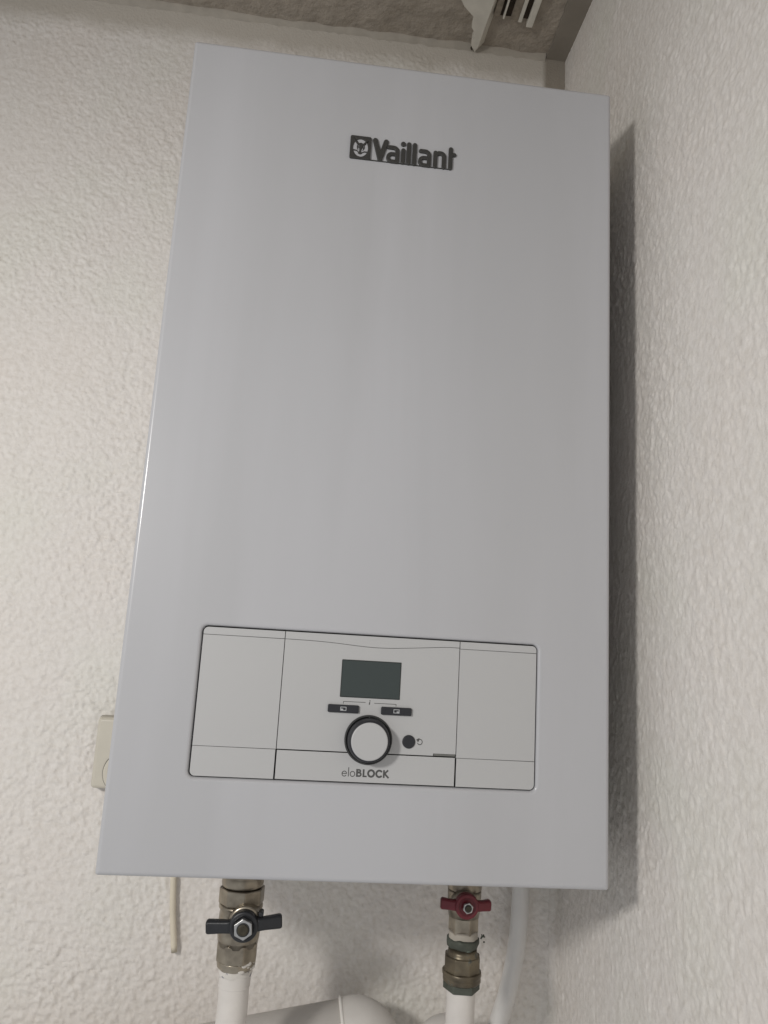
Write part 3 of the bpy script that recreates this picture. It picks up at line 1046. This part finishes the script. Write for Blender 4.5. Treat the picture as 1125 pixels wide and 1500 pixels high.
lathe('union_flange', [(0.0172, Zr(-0.1120)), (0.0185, Zr(-0.1130)), (0.0186, Zr(-0.1160)), (0.0176, Zr(-0.1172)), (0.0180, Zr(-0.1185)), (0.0180, Zr(-0.1212)), (0.0160, Zr(-0.1228))], 'brass', fu, 48, wobble=0.00015, seed=3)
hexprof('lock_nut', 0.0176, Zr(-0.1290), Zr(-0.1220), 'verdigris', fu, 6, rot=-math.pi / 2 + 0.4, ch=0.0008)
bm = bmesh.new()
rs = random.Random(3)
for kk in range(9):
    mt = Matrix.Translation((0.0150 + rs.uniform(0, .006), rs.uniform(-.008, -.002), Zr(-0.0825) + rs.uniform(-.003, .003)))
    bmesh.ops.create_icosphere(bm, subdivisions=1, radius=rs.uniform(0.0004, 0.0011), matrix=mt)
bm_obj('hemp_tuft', bm, 'verdigris', fu)

rp_ = empty('water_pipe', (xr - 0.0004, YR, -0.40), 'white painted pipe below the brass union', 'pipe', 'painted water pipes')
lathe('pipe', [(0.0132, 0.2760), (0.0139, 0.2740), (0.0139, 0.2655), (0.0135, 0.2645), (0.0136, 0.0)], 'pipe', rp_, 40, wobble=0.00012, seed=6)
lathe('flaked_paint_ring', [(0.0134, 0.2775), (0.0143, 0.2757), (0.0144, 0.2735), (0.0138, 0.2720)], 'pipe_flaked', rp_, 56, wobble=0.0004, seed=15)

# -- drain pipe and its elbow
dr = empty('drain_pipe', (0.12, 0.205, -0.24), 'thick white drain pipe with a socket and elbow at the bottom', 'pipe')
loc = Vector((0.12, 0.205, -0.24))
A, B = Vector((-0.30, 0.205, -0.2995)), Vector((0.2215, 0.205, -0.2035))
dirv = (B - A).normalized()
tube('pipe', [A - loc, B - dirv * 0.006 - loc], 0.0315, 'drain', dr, 48)
tube('socket_lip', [B - dirv * 0.0075 - loc, B - dirv * 0.0065 - loc, B - dirv * 0.0045 - loc, B - dirv * 0.0035 - loc], [0.0318, 0.0336, 0.0336, 0.0318], 'lip', dr, 48)
el = catmull([B - dirv * 0.004, B + dirv * 0.008, (0.2400, 0.205, -0.2090), (0.2470, 0.205, -0.2250), (0.2485, 0.205, -0.245), (0.2485, 0.205, -0.40)], 8)
tube('elbow', [p - loc for p in el], 0.0322, 'drain', dr, 48)

sb = empty('pipe_elbow', (0.303, 0.2, -0.23), 'small pale pipe elbow beside the right water pipe', 'pipe fitting')
loc = Vector((0.303, 0.2, -0.23))
el = catmull([(0.345, 0.205, -0.199), (0.322, 0.203, -0.1985), (0.309, 0.2, -0.2015), (0.3035, 0.2, -0.213), (0.303, 0.2, -0.24), (0.303, 0.2, -0.40)], 8)
tube('elbow', [p - loc for p in el], 0.0152, 'drain', sb, 36)

# -- hose, thin tube, socket
ho = tube('hose', catmull([(0.404, 0.243, 0.06), (0.4085, 0.244, 0.0), (0.4085, 0.245, -0.084), (0.4050, 0.245, -0.135), (0.3960, 0.245, -0.180), (0.3840, 0.245, -0.217), (0.368, 0.245, -0.262), (0.355, 0.245, -0.36)], 10), 0.0098, 'hose')
tag(ho, 'pale plastic hose curving down the wall right of the brass union', 'hose')
tb = tube('drip_tube', catmull([(0.0150, 0.2640, 0.012), (0.0205, 0.2640, -0.060), (0.0246, 0.2635, -0.110), (0.0308, 0.2625, -0.1527)], 6), 0.0033, 'tube', seg=20)
tag(tb, 'thin yellowed tube hanging below the left end of the boiler', 'tube')

ws = empty('wall_socket', (-0.038, D, 0.052), 'beige wall socket half hidden behind the boiler', 'socket')
bm = bmesh.new()
f = bm.faces.new([bm.verts.new((x - 0, -0.004, z)) for x, z in rr_loop(-0.0400, 0.0400, -0.0392, 0.0392, 0.004, 5)])
e = bmesh.ops.extrude_face_region(bm, geom=[f])
for v in e['geom']:
    if isinstance(v, bmesh.types.BMVert):
        v.co.y = -0.0185
        v.co.x *= 0.95
        v.co.z *= 0.95
ed = [q for q in bm.edges if all(abs(v.co.y + 0.0185) < 1e-7 for v in q.verts)]
bmesh.ops.bevel(bm, geom=ed, offset=0.0035, segments=4, affect='EDGES', profile=0.5)
bm_obj('socket_cover', bm, 'beige', ws, wn=True)
lathe('socket_ring', [(0.0225, -0.0183), (0.0222, -0.0196), (0.0212, -0.0196), (0.0206, -0.0187)], 'gap', ws, 48, 'Y', center=(-0.0045, 0, -0.020))
lathe('socket_insert', [(0.0216, -0.0180), (0.0216, -0.0205), (0.0206, -0.0212), (0.0180, -0.0212)], 'beige', ws, 48, 'Y', center=(-0.0045, 0, -0.020))
